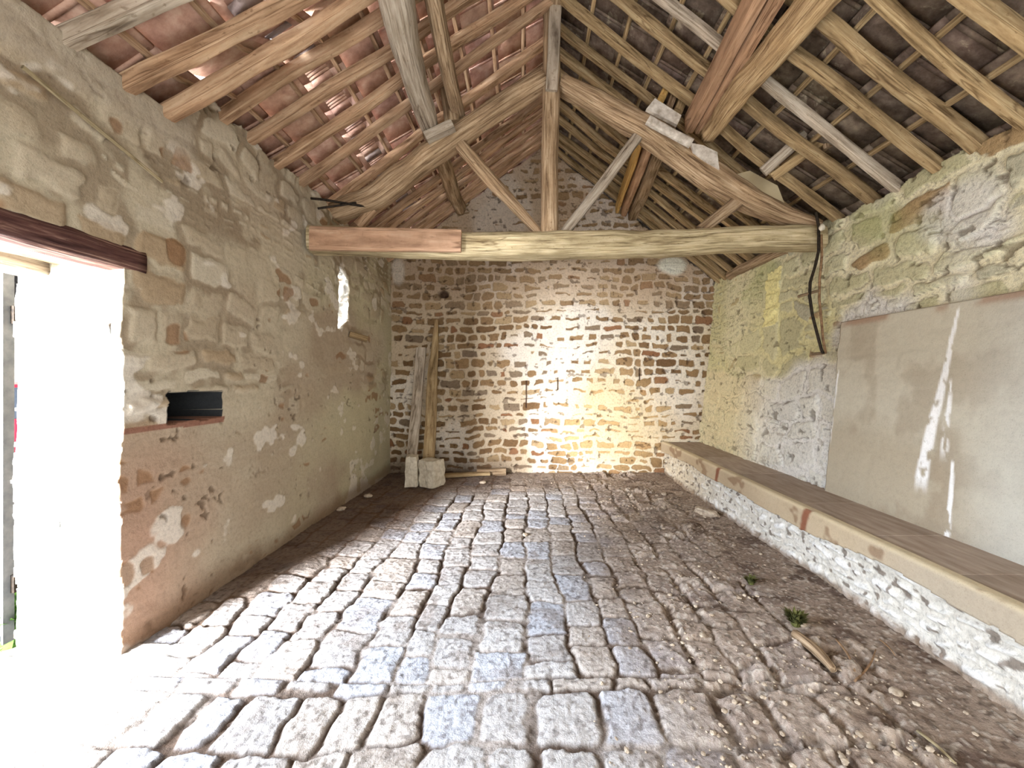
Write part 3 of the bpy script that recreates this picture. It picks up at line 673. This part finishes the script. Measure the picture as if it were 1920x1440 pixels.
RRY = [1.62, 1.90, 2.17, 2.44, 2.71, 2.95, 3.27, 3.52, 3.91, 4.22, 4.50, 4.80, 5.06, 5.34, 5.60, 5.86, 6.10, 6.33]
nf = sum(1 for a in RRY if a < YT)
for i, ye in enumerate(RRY):
    if i < nf: lab = 'brown rafter under the dark right slope tiles, %s in front of the tie beam' % ordn(nf-1-i)
    else: lab = 'shaded brown rafter of the right slope, %s behind the tie beam' % ordn(i-nf)
    m = M_GREY if i in (6,) else M_RAFR
    if i == 6: lab = 'pale grey rafter of the right slope, the only grey one among brown rafters'
    rafter(1, ye, ye+random.Random(i).uniform(-.04, .04), .066+.020*((i*5) % 3)/2, .080, m, 40+i, lab, 'rafters of the right slope')
tag(timber('ridge_beam', [(XR, -1.9, ZR-.02), (XR, YB, ZR-.02)], .12, .18, M_OLD, seed=70, step=.15), 'dark ridge beam running along the top of the roof above the king post', 'beam')

# ------------------------------------------------------------------ truss
K = F/YT
def T(px, py, dy=0): return P(px, py, YT+dy)
tie = timber('tie_beam', [T(585, 452), T(760, 457), T(900, 462), T(1030, 462), T(1200, 457), T(1400, 450), T(1537, 449)],
             .24, [v/K for v in (48, 50, 48, 47, 46, 44, 44)], M_PALE, seed=80, rough=.05, p=4, bow=.004, ns=20)
tag(tie, 'massive pale oak tie beam spanning from wall to wall', 'beam')
fc = timber('facing_board', [T(582, 447, -.15), T(865, 452, -.15)], .05, [42/K, 40/K], M_PLANK, seed=81, rough=.015, p=9, bow=.001)
tag(fc, 'planed reddish board fixed to the left half of the tie beam', 'board')
kp = timber('king_post', [T(1030, 444), T(1030, 300), T(1032, 170), T(1036, -10)], [v/K for v in (33, 31, 34, 30)], .17, M_OLD, up=(0, 1, 0), seed=82, rough=.06, p=4, bow=.004, ns=20)
tag(kp, 'upright king post standing on the middle of the tie beam', 'post')
kb = timber('cover_board', [T(1034, 170, -.11), T(1042, -4, -.11)], 22/K, .03, M_GREY, up=(0, 1, 0), seed=83, rough=.03, p=9, bow=.001)
tag(kb, 'pale grey board nailed to the upper front of the king post', 'board')
pl = timber('principal_rafter', [T(628, 402, .02), T(700, 372), T(800, 292), T(880, 238), T(960, 188), T(1020, 152)],
            .2, [v/K for v in (36, 42, 44, 38, 36, 34)], M_OLD, seed=84, rough=.08, p=3, bow=.006, ns=20)
tag(pl, 'curved left principal rafter of the truss, adze-hewn log', 'beam')
pr = timber('principal_rafter', [T(1052, 160), T(1130, 200), T(1210, 240), T(1262, 278), T(1320, 322), T(1400, 374), T(1470, 405), T(1530, 424)],
            .22, [v/K for v in (26, 42, 46, 50, 50, 44, 38, 22)], M_OLD, seed=85, rough=.10, p=2.8, bow=.006, ns=20)
tag(pr, 'crooked right principal rafter of the truss with pale hewn underside', 'beam')
tag(timber('strut', [T(862, 268, -.02), T(930, 348, -.01), T(1012, 440)], .10, [26/K, 26/K, 15/K], M_OLD, seed=86, rough=.08, p=2.6), 'dark diagonal log strut left of the king post', 'strut')
tag(timber('strut', [T(1198, 255), T(1130, 345), T(1052, 442)], .08, [20/K, 20/K, 17/K], M_GREY, seed=87, rough=.05, p=4), 'long pale diagonal strut right of the king post', 'strut')
tag(timber('strut', [T(1392, 372), T(1312, 432)], .10, [24/K, 20/K], M_OLD, seed=88, rough=.05, p=4), 'short strut between right principal rafter and tie beam end', 'strut')
tag(timber('strut', [T(700, 392, .05), T(672, 424, .05)], .08, [16/K, 18/K], M_RAFL, seed=89, rough=.05, p=4), 'short brace at the left foot of the truss', 'strut')

# ------------------------------------------------------------------ purlins
def front(px0, X, z, Y0): return Vector((X, Y0, z))
tag(timber('purlin', [(-.80, .2, 4.05), (-.86, 2.6, 4.01), (-.95, YT-.05, 3.985)], [.27, .225, .17], [.24, .21, .17], M_GREY, seed=90, rough=.07, p=3.2, bow=.012, ns=20), 'thick split log purlin resting on the left principal rafter', 'purlin')
tag(timber('purlin', [(-.62, .2, 4.34), (-.66, 2.6, 4.22), (-.68, YT+.1, 4.13)], [.13, .125, .13], .13, M_OLD, seed=91, rough=.05, p=3.4, bow=.008), 'thinner purlin above and right of the thick split log', 'purlin')
tag(timber('purlin', [(-1.00, YT+.1, 4.12), (-1.03, YB-.03, 4.16)], [.16, .19], [.17, .19], M_OLD, seed=92, rough=.09, p=2.8), 'dark cracked log purlin between truss and back wall, left slope', 'purlin')
tag(timber('block', [P(838, 160, YT-.02), P(850, 232, YT-.05)], 30/K, .12, M_OLD, up=(0, 1, 0), seed=93, rough=.06, p=3.5), 'short log block wedged between the two left purlins', 'block')
tag(timber('block', [P(800, 262, YT-.13), P(850, 236, YT-.13)], .12, 18/K, M_GREY, seed=94, rough=.08, p=5), 'grey packing block on the left principal rafter', 'block')
tag(timber('purlin', [(1.44, .2, 4.02), (1.72, YT-.04, 4.0)], [.085, .10], .20, M_ORNG, seed=95, rough=.02, p=8, bow=.003), 'squared orange-brown purlin of the right slope, outer one of the pair', 'purlin')
tag(timber('purlin', [(1.35, .2, 4.03), (1.615, YT-.04, 4.01)], [.085, .09], .19, M_ORNG, seed=96, rough=.02, p=8, bow=.003), 'squared orange-brown purlin of the right slope, inner one of the pair', 'purlin')
tag(timber('purlin', [(1.83, .2, 3.86), (1.80, 2.5, 3.86), (1.765, YT-.08, 3.83)], [.25, .23, .16], [.24, .22, .16], M_LOG, seed=97, rough=.14, p=2.5, bow=.02, ns=22), 'rough bark-stripped log purlin beside the squared pair', 'purlin')
for k, (dx, w, mt, lb) in enumerate(((-.12, .06, M_YEL, 'fresh yellow purlin between truss and back wall, innermost of the trio'), (-.02, .09, M_ORNG, 'brown purlin between truss and back wall, middle of the trio'), (.12, .14, M_OLD, 'cracked dark purlin between truss and back wall, outermost of the trio'))):
    tag(timber('purlin', [(1.36+dx, YT+.12, 4.10-dx*.35), (1.58+dx, YB-.03, 4.12-dx*.5)], w, .17, mt, seed=98+k, rough=.04, p=5), lb, 'purlin')
# packing timbers and stray boards over the right principal
for k, (a, b, w, h, mt, lb) in enumerate((
        ((1262, 140), (1240, 186), .07, .10, M_YEL, 'short yellow block under the roof right of the king post'),
        ((1275, 150), (1254, 205), .07, .10, M_OLD, 'short brown block next to the yellow one'),
        ((1296, 150), (1272, 210), .09, .10, M_RAFR, 'short split block beside the squared purlins'))):
    tag(timber('block', [P(*a, YT+.02), P(*b, YT-.02)], w, h, mt, up=(0, 1, 0), seed=103+k, rough=.08, p=4), lb, 'block')
tag(prism('board', [P(x, y, YT-.13) for x, y in ((1228, 184), (1278, 216), (1270, 234), (1212, 204))], (0, .04, 0), M_WBRD), 'pale grey packing board over the right principal rafter', 'board')
tag(timber('board', [P(1216, 222, YT-.17), P(1296, 270, YT-.17)], .05, 17/K, M_WBRD, seed=107, rough=.14, p=4, bow=.01), 'white flaking board lying along the right principal rafter', 'board')
tag(prism('board', [P(x, y, YT-.12) for x, y in ((1296, 268), (1318, 272), (1345, 285), (1349, 318), (1318, 300), (1300, 285))], (0, .04, 0), M_WBRD), 'small whitish board end behind the log purlin foot', 'board')
tag(prism('board', [P(x, y, YT-.02) for x, y in ((1366, 330), (1406, 320), (1458, 348), (1476, 394), (1420, 362))], (0, .03, 0), M_PLY), 'pale plywood offcut shaped like a pentagon above the right principal rafter', 'board')
tag(timber('brace', [P(1430, 322, 3.75), P(1510, 252, 3.55)], .10, .10, M_GREY, up=(0, 1, 0), seed=110, rough=.05, p=2.3), 'round grey brace log under the right slope rafters', 'brace')
tag(timber('brace', [P(1448, 332, 3.75), P(1545, 262, 3.5)], .08, .08, M_RAFR, up=(0, 1, 0), seed=111, rough=.05, p=4), 'squared brace crossing beside the round brace log', 'brace')
tag(timber('block', [P(1546, 236, 3.5), P(1552, 280, 3.5)], .10, .10, M_OLD, up=(0, 1, 0), seed=112, rough=.05, p=4), 'dark block at the upper end of the squared brace', 'block')
tag(timber('wall_plate', [(3.0, 5.95, 3.0), (2.98, YT+.35, 2.98)], .14, .12, M_OLD, seed=113, rough=.09, p=3), 'rough wall plate log on top of the right wall behind the tie beam', 'beam')

# iron work
tag(tube('iron_strap', [T(583, 372, -.2), T(605, 374, -.2), T(640, 380, -.15), T(690, 388, -.05)], .012, M_IRON), 'upper black iron bar at the left foot of the truss', 'iron bar')
tag(tube('iron_strap', [T(596, 391, -.2), T(630, 386, -.18), T(668, 380, -.1)], .011, M_IRON), 'lower black iron bar at the left foot of the truss', 'iron bar')
root = empty('hanging_cables', tuple(P(1538, 440, 3.86)))
tag(root, 'dark cables looping down the right wall from the tie beam end', 'cable')
c1 = tube('cable', [P(x, y, 3.86) for x, y in ((1530, 398), (1535, 425), (1535, 470), (1528, 500), (1519, 530), (1518, 555), (1523, 590), (1532, 625), (1540, 655), (1543, 663))], .013, M_IRON)
c2 = tube('cable', [P(x, y, 3.88) for x, y in ((1540, 440), (1541, 480), (1537, 520), (1536, 560), (1540, 600), (1543, 635), (1548, 663))], .011, M_TWIG)
c3 = tube('peg', [P(1497, 556, 3.87), P(1535, 545, 3.87)], .014, M_OLD); c4 = tube('peg', [P(1520, 664, 3.87), P(1546, 662, 3.87)], .013, M_OLD)
for c in (c1, c2, c3, c4): child(c, root)
tag(blob('insulator', P(1541, 426, 3.84), (.05, .05, .07), M_CONC, 4), 'small white insulator knob at the right end of the tie beam', 'insulator')

FW = plain('front_wall_plaster', W(176, 162, 140), W(204, 192, 170), 6, .95, .01)
tag(prism('wall_front_added', [(-2.8, -1.9, -.05), (-.9, -1.9, -.05), (-.9, -1.9, 2.9), (2.6, -1.9, 2.9), (2.6, -1.9, -.05), (3.3, -1.9, -.05), (3.3, -1.9, 2.95), (XR, -1.9, ZR+.1), (-2.8, -1.9, 2.85)], (0, -.5, 0), FW), kind='structure')  # unseen wall added so only part of the light behind gets in
# ------------------------------------------------------------------ doorway, yard outside
for k, (x, w, z, h, m, lb) in enumerate(((-2.235, .13, 2.165, .14, M_DARK, 'dark worm-eaten lintel timber flush with the wall over the side doorway'),
                                  (-2.385, .13, 2.165, .12, M_GREY, 'pale second lintel timber over the side doorway'),
                                  (-2.53, .13, 2.19, .12, M_RAFL, 'third lintel timber over the side doorway'),
                                  (-2.69, .16, 2.13, .13, M_GREY, 'outermost lintel timber of the side doorway'))):
    tag(timber('lintel', [(x, DY0-.15, z), (x, DY1+.12, z-.01)], w, h, m, seed=120+k, rough=.09, p=3.5), lb, 'lintel')
g = boxes('ground', [(-18, 4, -.09, 30.4, 60, .1)], plain('pale_yard_gravel', W(196, 190, 180), W(222, 218, 210), 5, .95, .01)); tag(g, kind='structure')
dr = empty('door_1', (-2.865, 2.25, 0)); tag(dr, kind='structure')
boxes('panel', [(-.68, .0, 1.08, 1.30, .035, 2.06)], M_WHITE, dr, .004)
boxes('frame', [(-.009, 0, 1.08, .013, .05, 2.10), (-1.34, 0, 1.08, .022, .05, 2.10), (-.68, -.005, 2.12, 1.30, .05, .03), (-.68, -.005, .06, 1.30, .05, .03)], M_SLATE, dr)
boxes('hinge', [(.010, .02, .35, .02, .03, .10), (.010, .02, 1.85, .02, .03, .10)], M_IRON, dr)
# neighbouring house across the yard
M_HOUSE = NT('yard_stone'); tcx = M_HOUSE.n('ShaderNodeTexCoord'); mpx = M_HOUSE.n('ShaderNodeMapping'); mpx.inputs['Scale'].default_value = (1, 1, 1.8); M_HOUSE.l(tcx.outputs['Object'], mpx.inputs['Vector'])
vo = M_HOUSE.n('ShaderNodeTexVoronoi', Scale=3.2); M_HOUSE.l(mpx.outputs[0], vo.inputs['Vector']); hs = M_HOUSE.n('ShaderNodeHueSaturation', Saturation=.0)
vd = M_HOUSE.n('ShaderNodeTexVoronoi', Scale=3.2, feature='DISTANCE_TO_EDGE'); M_HOUSE.l(mpx.outputs[0], vd.inputs['Vector'])
M_HOUSE.l(vo.outputs['Color'], hs.inputs['Color'])
cst = M_HOUSE.ramp(hs.outputs[0], [(.2, W(150, 124, 92)), (.8, W(206, 186, 150))]); fm = M_HOUSE.ramp(vd.outputs['Distance'], [(.03, (1, 1, 1)), (.09, (0, 0, 0))])
M_HOUSE.l(M_HOUSE.mix('MIX', fm, cst, (*W(224, 214, 194), 1)), M_HOUSE.b.inputs['Base Color'])
M_ROOF = plain('slate_roof', W(88, 88, 92), W(124, 122, 124), 7, .8, .01)
M_GLASS = plain('window_glass', W(40, 46, 56), W(70, 80, 92), 2, .15, .0)
ho = empty('stone_house', (-15.0, 11.0, 0)); tag(ho, 'rubble stone house across the yard with slate roof and blue-grey windows', 'house')
boxes('wall', [(0, 0, 1.6, 6.0, 5.0, 3.3)], M_HOUSE.m, ho)
prism('roof', [(-3.3, -2.8, 3.2), (3.3, -2.8, 3.2), (3.3, 0, 5.3), (-3.3, 0, 5.3)], (0, 0, .12), M_ROOF, ho)
rf2 = prism('roof', [(-3.3, 2.8, 3.2), (3.3, 2.8, 3.2), (3.3, 0, 5.3), (-3.3, 0, 5.3)], (0, 0, .12), M_ROOF, ho)
for wx in (-1.9, .2, 2.2):
    f_ = boxes('window', [(wx-.42, -2.53, 1.5, .06, .08, 1.2), (wx+.42, -2.53, 1.5, .06, .08, 1.2), (wx, -2.53, 2.1, .9, .08, .06), (wx, -2.53, .9, .9, .08, .06), (wx, -2.53, 1.5, .04, .06, 1.2)], M_SLATE, ho)
    boxes('pane', [(wx, -2.515, 1.5, .8, .03, 1.16)], M_GLASS, f_)
# parked red car
def build_car():
    r = empty('car', (-7.75, 5.9, 0), math.radians(90)); tag(r, 'parked red hatchback car in the yard outside the doorway', 'car')
    M_RED = plain('red_car_paint', W(176, 20, 44), W(190, 26, 50), 2, .3, 0); M_TYRE = plain('tyre', W(20, 20, 22), W(40, 40, 42), 20, .8, .002)
    import bmesh
    prof = [(-1.9, .32), (-1.92, .62), (-1.75, .86), (-1.1, .93), (1.75, .93), (1.93, .80), (1.95, .34), (1.62, .30), (1.55, .52), (1.30, .62), (1.05, .52), (.98, .28), (-.92, .28), (-1.0, .52), (-1.25, .62), (-1.5, .52), (-1.57, .30)]
    body = prism('body', [(x, -.82, z) for x, z in prof], (0, 1.64, 0), M_RED, r)
    cab = [(-1.1, .925), (-.62, 1.36), (.95, 1.40), (1.72, .925)]
    prism('roof', [(-.66, -.66, 1.35), (.98, -.66, 1.39), (1.02, -.66, 1.43), (-.62, -.66, 1.40)], (0, 1.32, 0), M_RED, r)
    prism('window', [(x, -.70, z-.005) for x, z in cab], (0, 1.40, 0), M_GLASS, r)
    for x in (-1.25, 1.30):
        for s in (-1, 1):
            bm = bmesh.new(); bmesh.ops.create_cone(bm, cap_ends=True, segments=28, radius1=.31, radius2=.31, depth=.2)
            me = bpy.data.meshes.new('wheel'); bm.to_mesh(me); bm.free(); me.materials.append(M_TYRE); w = bpy.data.objects.new('wheel', me); COL.objects.link(w)
            w.parent = r; w.location = (x, s*.74, .31); w.rotation_euler = (math.pi/2, 0, 0)
            bm = bmesh.new(); bmesh.ops.create_cone(bm, cap_ends=True, segments=20, radius1=.19, radius2=.17, depth=.03)
            me = bpy.data.meshes.new('hubcap'); bm.to_mesh(me); bm.free(); me.materials.append(M_WHITE); c = bpy.data.objects.new('hubcap', me); COL.objects.link(c); c.parent = w; c.location = (0, 0, -s*.105*-1*-1)
build_car()
# plants at the outer foot of the jamb
def leaf_clump(name, loc, n, size, seed, label, mat=None, cat='plant'):
    rs = random.Random(seed); V = []; Fc = []
    for k in range(n):
        a = rs.uniform(0, 6.28); r0 = rs.uniform(0, size*.25); hgt = size*rs.uniform(.5, 1.1); ln = size*rs.uniform(.2, .6); w = size*rs.uniform(.05, .12)
        bx, by = math.cos(a)*r0, math.sin(a)*r0; dx, dy = math.cos(a), math.sin(a); b = len(V)
        for t in (0, .35, .7, 1):
            ww = w*(math.sin(math.pi*(.15+.85*t))+.1) if t < 1 else .001
            x = bx+dx*ln*t*t; y = by+dy*ln*t*t; z = hgt*t*(1.15-.35*t)
            V += [(x-dy*ww, y+dx*ww, z), (x+dy*ww, y-dx*ww, z)]
        Fc += [(b+2*q, b+2*q+1, b+2*q+3, b+2*q+2) for q in range(3)]
    me = bpy.data.meshes.new(name); me.from_pydata(V, [], Fc); me.materials.append(mat or M_GREEN); o = bpy.data.objects.new(name, me); COL.objects.link(o); o.location = loc
    tag(o, label, cat); return o
leaf_clump('weed', (-2.86, 2.14, -.045), 30, .13, 4, 'bright green weeds at the foot of the open door leaf')
leaf_clump('bush', (-2.985, 2.36, -.045), 120, .36, 5, 'dark green bush behind the outer door jamb')

# ------------------------------------------------------------------ things in the back left corner
def fz(x, y):
    h, _ = floor_h(np.array([[x, x+.01], [x, x+.02]]), np.array([[y, y], [y+.01, y+.02]])); return float(h[0, 0])
def conc_block(name, loc, size, taper, rz, seed, label):
    import bmesh
    bm = bmesh.new(); bmesh.ops.create_cube(bm, size=1); bmesh.ops.subdivide_edges(bm, edges=bm.edges[:], cuts=7, use_grid_fill=True)
    for v in bm.verts:
        c = v.co; t = c.z+.5; k = 1-taper*t
        n = .018*(float(fbm(c.x*4+seed+c.z*2, c.y*4+c.z*3, seed, 3))-.5)*2
        e = sum(1 for q in c if abs(q) > .49); k2 = 1-(.05 if e >= 2 else 0)-(.05 if e == 3 else 0)
        v.co = Vector((c.x*size[0]*k*k2+n, c.y*size[1]*k*k2+n, t*size[2]+(n if t > .9 else 0)))
    me = bpy.data.meshes.new(name); bm.to_mesh(me); bm.free(); me.materials.append(M_CONC); o = bpy.data.objects.new(name, me); COL.objects.link(o)
    o.location = loc; o.rotation_euler = (0, 0, rz); tag(o, label, 'block'); return o
Yk = 5.62
p1 = P(773, 912, Yk); p2 = P(808, 908, Yk)
conc_block('concrete_block', (p1.x, Yk, 0.005), (.17, .20, .41), .10, .1, 3, 'narrow tapered concrete block in the left back corner')
conc_block('concrete_block', (p2.x, Yk+.02, 0.0), (.28, .26, .36), .03, -.5, 9, 'squat pale concrete block right of the narrow one')
tag(timber('leaning_plank', [P(772, 872, 5.92), P(789, 652, YB-.05)], .155, .05, M_GREY, up=(0, 1, 0), seed=130, rough=.03, p=7), 'shorter pale plank leaning on the back wall', 'plank')
tag(timber('leaning_plank', [P(803, 880, 5.92), P(812, 700, 6.2), P(818, 600, YB-.05)], [.19, .15, .06], .07, M_RAFR, up=(0, 1, 0), seed=131, rough=.05, p=5), 'taller brown plank with pointed top leaning on the back wall', 'plank')
tag(timber('wood_stub', [Vector((-2.16, 4.98, 2.04)), Vector((-1.98, 5.08, 1.98))], .10, .08, M_RAFR, seed=132, rough=.06, p=4), 'brown timber stub sticking from the left wall beside the small window', 'timber')
tag(timber('wood_lath', [Vector((-2.135, 1.72, 2.82)), Vector((-2.150, 2.40, 2.66))], .012, .018, M_PALE, seed=133, rough=.05, p=4, bow=.001), 'thin pale lath on the left wall above the doorway', 'lath')
tag(timber('board', [(-1.55, 6.0, .02), (-.55, 6.22, .03)], .14, .05, M_RAFR, seed=134, rough=.06, p=5), 'rough board lying at the foot of the back wall', 'board')
tag(timber('board', [(-.75, 6.28, .03), (-.30, 6.30, .04)], .10, .10, M_OLD, seed=135, rough=.08, p=4), 'short brown timber offcut against the back wall', 'board')

# loose stones, gravel, twigs and moss on the floor
ls = [(1325, 962, .13, 'buff brick fragment near the foot of the bench', .6), (1245, 925, .06, 'small stone by the back end of the bench', 0), (1210, 868, .10, 'grey stone at the back wall by the bench end', 0), (1225, 845, .09, 'brown stone wedged in the corner of wall and bench', 0),
      (905, 905, .07, 'small pale stone near the concrete blocks', 0), (985, 1000, .05, 'little white stone on the setts below the back wall', 0), (1405, 1300, .06, 'white stone lying in the rubble right of the setts', 0), (690, 930, .09, 'dark stone by the left wall near the corner', 0),
      (640, 955, .08, 'brown stone in the soil along the left wall', 0), (1500, 1170, .05, 'small stone in the dirt before the bench', 0), (1590, 1330, .05, 'small brown stone in the dirt near the bottom right', 0), (1680, 1290, .055, 'flat stone against the foot of the bench', 0)]
for i, (px, py, s, lab, bx) in enumerate(ls):
    Y = F*CH/(py-VY); p = P(px, py, Y); z = fz(p.x, p.y)
    o = blob('brick_fragment' if bx else 'loose_stone', (p.x, p.y, z+s*.22), (s*(2.0 if bx else 1.3), s, s*.62), M_RUBB, i+2, .35, boxy=bx); o.rotation_euler = (0, 0, i*.9+(-.9 if not i else 0)); tag(o, lab, 'stone')
def gravel():
    rs = np.random.RandomState(4); V = []; Fc = []
    import bmesh
    bm = bmesh.new(); bmesh.ops.create_icosphere(bm, subdivisions=1, radius=1); bv = np.array([tuple(v.co) for v in bm.verts]); bf = np.array([[v.index for v in f.verts] for f in bm.faces]); bm.free()
    N = 2600; x = rs.uniform(.3, 2.1, N); y = 1.35+4.6*rs.rand(N)**1.6
    dens = ss(.42, .62, fbm(x*2.2, y*2.2, 83, 3))*ss(.5, .9, x)*ss(2.15, 1.6, x)+.10
    k = rs.rand(N) < dens; x, y = x[k], y[k]; h, _ = floor_h(x[:, None]+np.zeros((1, 1)), y[:, None]); h = h[:, 0]
    for i in range(len(x)):
        s = .004+.011*rs.rand()**3; sc = s*np.array([rs.uniform(.8, 1.7), rs.uniform(.7, 1.3), rs.uniform(.4, .8)]); a = rs.rand()*6.28
        q = bv*(1+.3*(rs.rand(len(bv), 1)-.5))*sc; q = np.stack([q[:, 0]*math.cos(a)-q[:, 1]*math.sin(a), q[:, 0]*math.sin(a)+q[:, 1]*math.cos(a), q[:, 2]], 1)+np.array([x[i], y[i], h[i]+s*.3])
        Fc.append(bf+len(V)*0+i*len(bv)); V.append(q)
    V = np.concatenate(V); Fc = np.concatenate(Fc); me = bpy.data.meshes.new('gravel'); me.from_pydata(V.tolist(), [], Fc.tolist()); me.materials.append(M_RUBB)
    o = bpy.data.objects.new('gravel', me); COL.objects.link(o); tag(o, 'crumbled gravel and grit scattered over the right half of the floor', 'gravel', kind='stuff')
gravel()
def on_floor(px, py, dz=.012):
    Y = F*CH/(py-VY); p = P(px, py, Y); return Vector((p.x, p.y, fz(p.x, p.y)+dz))
tw = [((1718, 1372), (1790, 1432), .006, 'pale straight twig lying at the bottom right'), ((1568, 1200), (1605, 1262), .005, 'thin dark twig in the dirt between rubble and bench'), ((1600, 1268), (1640, 1218), .005, 'forked twig end beside the dark twig'),
      ((1650, 1200), (1680, 1228), .004, 'short twig close to the foot of the bench'), ((1492, 1188), (1562, 1256), .030, 'broken piece of rotten wood in the rubble')]
for i, (a, b, r, lab) in enumerate(tw):
    A, B = on_floor(*a), on_floor(*b); mid = (A+B)/2+Vector((.015, -.01, .006))
    tag(timber('twig', [A, mid, B], [r*2.4, r*2.2, r*1.4], [r*2, r*2, r], M_PALE if i == 0 else (M_OLD if i == 4 else M_TWIG), seed=140+i, rough=.15, p=2.2, bow=.004, step=.03, ns=8), lab, 'twig')
leaf_clump('moss_tuft', on_floor(1408, 1092, -.005), 120, .075, 8, 'dark green moss tuft in the dirt on the right of the floor', M_MOSS, 'moss')
leaf_clump('moss_tuft', on_floor(1492, 1170, -.005), 220, .10, 9, 'larger olive moss tuft beside the broken wood', M_MOSS, 'moss')
leaf_clump('grass_tuft', on_floor(782, 1392, -.01), 18, .030, 10, 'tiny green grass tuft between setts in the foreground', M_GREEN, 'grass')
